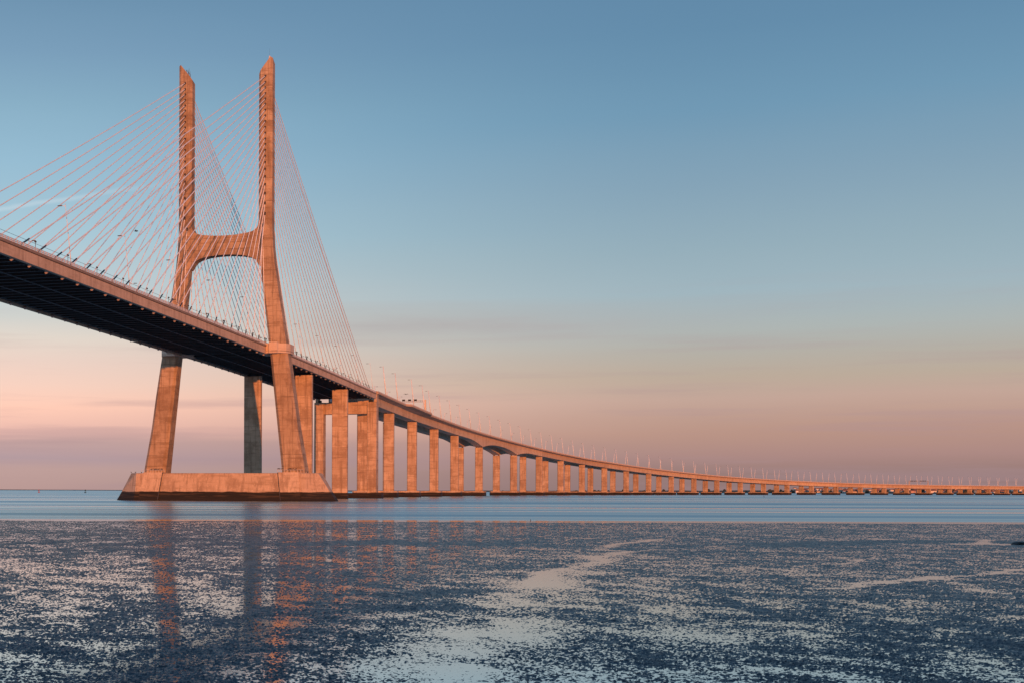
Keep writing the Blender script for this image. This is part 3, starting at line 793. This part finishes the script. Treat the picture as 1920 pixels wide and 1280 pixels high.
# ------------------------------------------------------------------ gulls
def gull_mesh(name, wings):
    b = MB()
    prof = [(-.34, .02, .05), (-.22, .06, .03), (-.05, .10, .0), (.10, .105, .01), (.20, .075, .06), (.26, .06, .12), (.32, .06, .15), (.37, .03, .145), (.44, .012, .135)]
    b.loft([[(x, r * math.cos(t), z + .12 + r * math.sin(t)) for t in [k_ * math.pi / 4 for k_ in range(8)]] for x, r, z in prof])
    if wings:
        for sg in (1, -1):
            b.loft([[(.12, sg * y, z), (-.10 - .06 * y, sg * y, z), (-.10 - .06 * y, sg * y, z - .012), (.12, sg * y, z - .02)] for y, z in ((.05, .15), (.35, .30), (.75, .22))])
    else:
        for sg in (1, -1): b.tube((0, sg * .04, -.12), (0, sg * .04, .1), .012, n=4)
    return b.mesh(name, M['bird'], smooth=True)
g0, g1 = gull_mesh('perched_gull', False), gull_mesh('flying_gull', True)
for sg, tt in ((-1, (21.0, 22.3, 23.2, 23.8, 25.0, 28.6, 30.9, 32.4)), (1, (20.4, 20.9, 21.6, 24.2, 24.8, 25.4, 26.4, 30.5))):
    for gi, t in enumerate(tt if sg > 0 else tt[::-1]):
        rail = t < 28.3
        o = link('perched_gull', g0, None, AX(SP - 6.85 + .18 * (t - 20.2) if rail else SP - 6.6, sg * t, 10.77 if rail else 9.62), (0, 0, random.uniform(0, 6.28)))
        o.scale = (1.3, 1.3, 1.3)
        tag(o, 'dark gull on the %s end of the pylon base, %s from the left' % ('left' if sg < 0 else 'right', ordw(gi)), 'bird', 'gulls perched on the pylon base')
for q, lab in ((Vector((118.5, 684, 49.9)), 'dark gull flying just above the start of the viaduct'), (Vector((-7.2, 420, 79.8)), 'dark gull gliding among the left cables high over the deck')):
    o = link('flying_gull', g1, None, q, (0, .3, random.uniform(0, 3))); o.scale = (1.6, 1.6, 1.6); tag(o, lab, 'bird', 'flying gulls')

# ------------------------------------------------------------------ buoys and mooring posts
for nm, x, y, mt, lab in (('channel_buoy', -149.9, 1756, M['red'], 'small red channel buoy on the water left of the pylon'), ('channel_buoy', -89.1, 1693, M['green'], 'small dark green channel buoy nearer the pylon base')):
    bu = empty(nm, (x, y, 0), lab, 'buoy', 'channel buoys')
    o_ = Vector((x, y, 0))
    b = MB(); b.tube(o_ + ZV * -.4, o_ + ZV * .9, 1.25, 1.15, n=14); b.build('float', mt, bu)
    b = MB()
    for a in range(4): d = Vector((math.cos(a * 1.571), math.sin(a * 1.571), 0)); b.tube(o_ + d * .9 + ZV * .9, o_ + d * .3 + ZV * 3.6, .1, n=5)
    b.tube(o_ + ZV * 2.0, o_ + ZV * 3.6, .55, .45, n=10); b.build('tower', mt, bu)
    b = MB(); b.tube(o_ + ZV * 3.6, o_ + ZV * 4.4, .3, .05, n=8); b.build('top_mark', mt, bu)
for x, y, lab in ((45.0, 172.3, 'short dark stake at the water edge below the viaduct'), (430, 1010, 'dark mooring stake standing in the open water at right')):
    st = empty('mooring_stake', (x, y, 0), lab, 'stake', 'stakes in the water'); o_ = Vector((x, y, 0)); kx = .55 if y < 300 else 2.6
    b = MB(); b.tube(o_ - ZV * .5, o_ + ZV * .35 * kx, .09 * kx, .06 * kx, n=7); b.build('shaft', M['wire'], st)
    b = MB(); b.tube(o_ + ZV * .35 * kx, o_ + ZV * .42 * kx, .10 * kx, .04 * kx, n=7); b.build('cap', M['wire'], st)

# ------------------------------------------------------------------ rock on the mud
import bmesh
bm = bmesh.new(); bmesh.ops.create_icosphere(bm, subdivisions=3, radius=1)
rr_ = np.array([v.co[:] for v in bm.verts]); jit = vnoise(rr_[:, 0] * 2 + 5, rr_[:, 1] * 2 + rr_[:, 2] * 3, 5) * .5 + vnoise(rr_[:, 0] * 5 + 5, rr_[:, 1] * 5 + rr_[:, 2] * 6, 9) * .22
for v, j_ in zip(bm.verts, jit):
    f_ = 1 + j_; v.co = Vector((v.co.x * .42 * f_, v.co.y * .7 * f_, max(-.2, v.co.z * .20 * f_) + .03))
me = bpy.data.meshes.new('rock'); bm.to_mesh(me); bm.free(); me.materials.append(M['rock'])
tag(link('rock', me, None, (60.0, 99.0, 0)), 'black wet rock on the mud at the right edge', 'rock')

# ------------------------------------------------------------------ far shore
shore = [(-4000, 9000, 6), (-900, 8800, 5), (-300, 8600, 4), (300, 8000, 6), (1100, 7200, 7), (1700, 5900, 8), (2050, 5000, 10), (2250, 4400, 12), (2450, 3950, 14), (2700, 3700, 15), (3300, 3600, 16), (6000, 4200, 18)]
fine_ = []
for (x0, y0, h0), (x1, y1, h1) in zip(shore[:-1], shore[1:]):
    n = 24
    for i_ in range(n): f_ = i_ / n; fine_.append((x0 + (x1 - x0) * f_, y0 + (y1 - y0) * f_, h0 + (h1 - h0) * f_))
b = MB(); rings = []
for i_, (x, y, hh) in enumerate(fine_):
    n1 = float(vnoise(np.array([i_ * .37]), np.array([1.5]), 4)[0]) + .5 * float(vnoise(np.array([i_ * 1.3]), np.array([4.5]), 6)[0])
    rings.append([(x, y, -1), (x + 12, y + 10, 1.2), (x + 60, y + 90, max(1.5, hh * (.55 + .5 * n1))), (x + 200, y + 400, max(2, hh * (.8 + .6 * n1))), (x + 400, y + 1500, hh * .8), (x + 500, y + 3000, -2)])
b.loft(rings, caps=False, closed=False)
tag(b.build('far_shore', M['land'], smooth=True), 'low hazy far shore of the river', kind='structure')
# tree masses on the shore
b = MB()
def clump(c, r):
    ph = random.uniform(0, 6)
    rg = []
    for zz, rr in ((-.2, .75), (.35, 1.0), (.8, .78), (1.1, .35)):
        rg.append([c + Vector((math.cos(a) * r * rr * random.uniform(.75, 1.2), math.sin(a) * r * rr * random.uniform(.75, 1.2), zz * r * random.uniform(.8, 1.2))) for a in [ph + k_ * math.pi / 3.5 for k_ in range(7)]])
    b.loft(rg)
for i_ in range(620):
    j_ = random.randrange(len(fine_) - 40); x, y, hh = fine_[j_]
    if x < 1500: continue
    d = random.uniform(15, 150); r = random.uniform(2.2, 4.6) * (1.25 if 1700 < x < 2400 else .8)
    clump(Vector((x + d * .6, y + d, 1.0 + hh * .0055 * d)), r)
tag(b.build('shore_trees', M['tree']), 'dark line of trees along the far shore', 'trees', kind='stuff')
# houses of the town seen under the viaduct
hm = {}
def house_mesh(w, d, h):
    b1 = MB(); b1.loft([[(-w, -d, z), (w, -d, z), (w, d, z), (-w, d, z)] for z in (-1, h)])
    b2 = MB(); e = .5; b2.loft([[(-w - e, -d - e, h), (w + e, -d - e, h), (w + e, d + e, h), (-w - e, d + e, h)], [(-w - e, -.05, h + d * .55), (w + e, -.05, h + d * .55), (w + e, .05, h + d * .55), (-w - e, .05, h + d * .55)]])
    b3 = MB()
    for i_ in range(3): b3.obox((-w * .6 + i_ * w * .6, -d - .04, h * .55), (w * .12, 0, 0), (0, .05, 0), (0, 0, h * .16))
    return b1, b2.mesh('roof', M['roof']), b3.mesh('windows', M['glass'])
KIND = []
for w, d, h in ((6, 5, 6), (9, 5.5, 5), (5, 5, 9), (14, 6, 7)):
    b1, rf, wi = house_mesh(w, d, h)
    KIND.append([(b1.mesh('wall', M[c]), rf, wi) for c in ('h0', 'h1', 'h2')])
placed = 0
while placed < 95:
    u = 1490 + (placed * 61 % 97) * 4.6 + random.uniform(-3, 3); kx = (u - CX) / FOC
    best = min(fine_, key=lambda f_: abs(f_[0] - kx * f_[1]))
    y = best[1] + random.uniform(8, 230) + 25; x = kx * y
    ck = random.randrange(3); wl, rf, wi = random.choice(KIND)[ck]
    z = 1.0 + max(0, (y - best[1] - 30)) * .035
    hs = empty('house', (x, y, z), 'small %s-walled house of the far town seen beneath the viaduct' % ('white', 'cream', 'pink')[ck], 'house', '%s houses of the far town' % ('white', 'cream', 'pink')[ck])
    hs.rotation_euler = (0, 0, random.uniform(-.5, .5))
    link('wall', wl, hs); link('roof', rf, hs)
    placed += 1
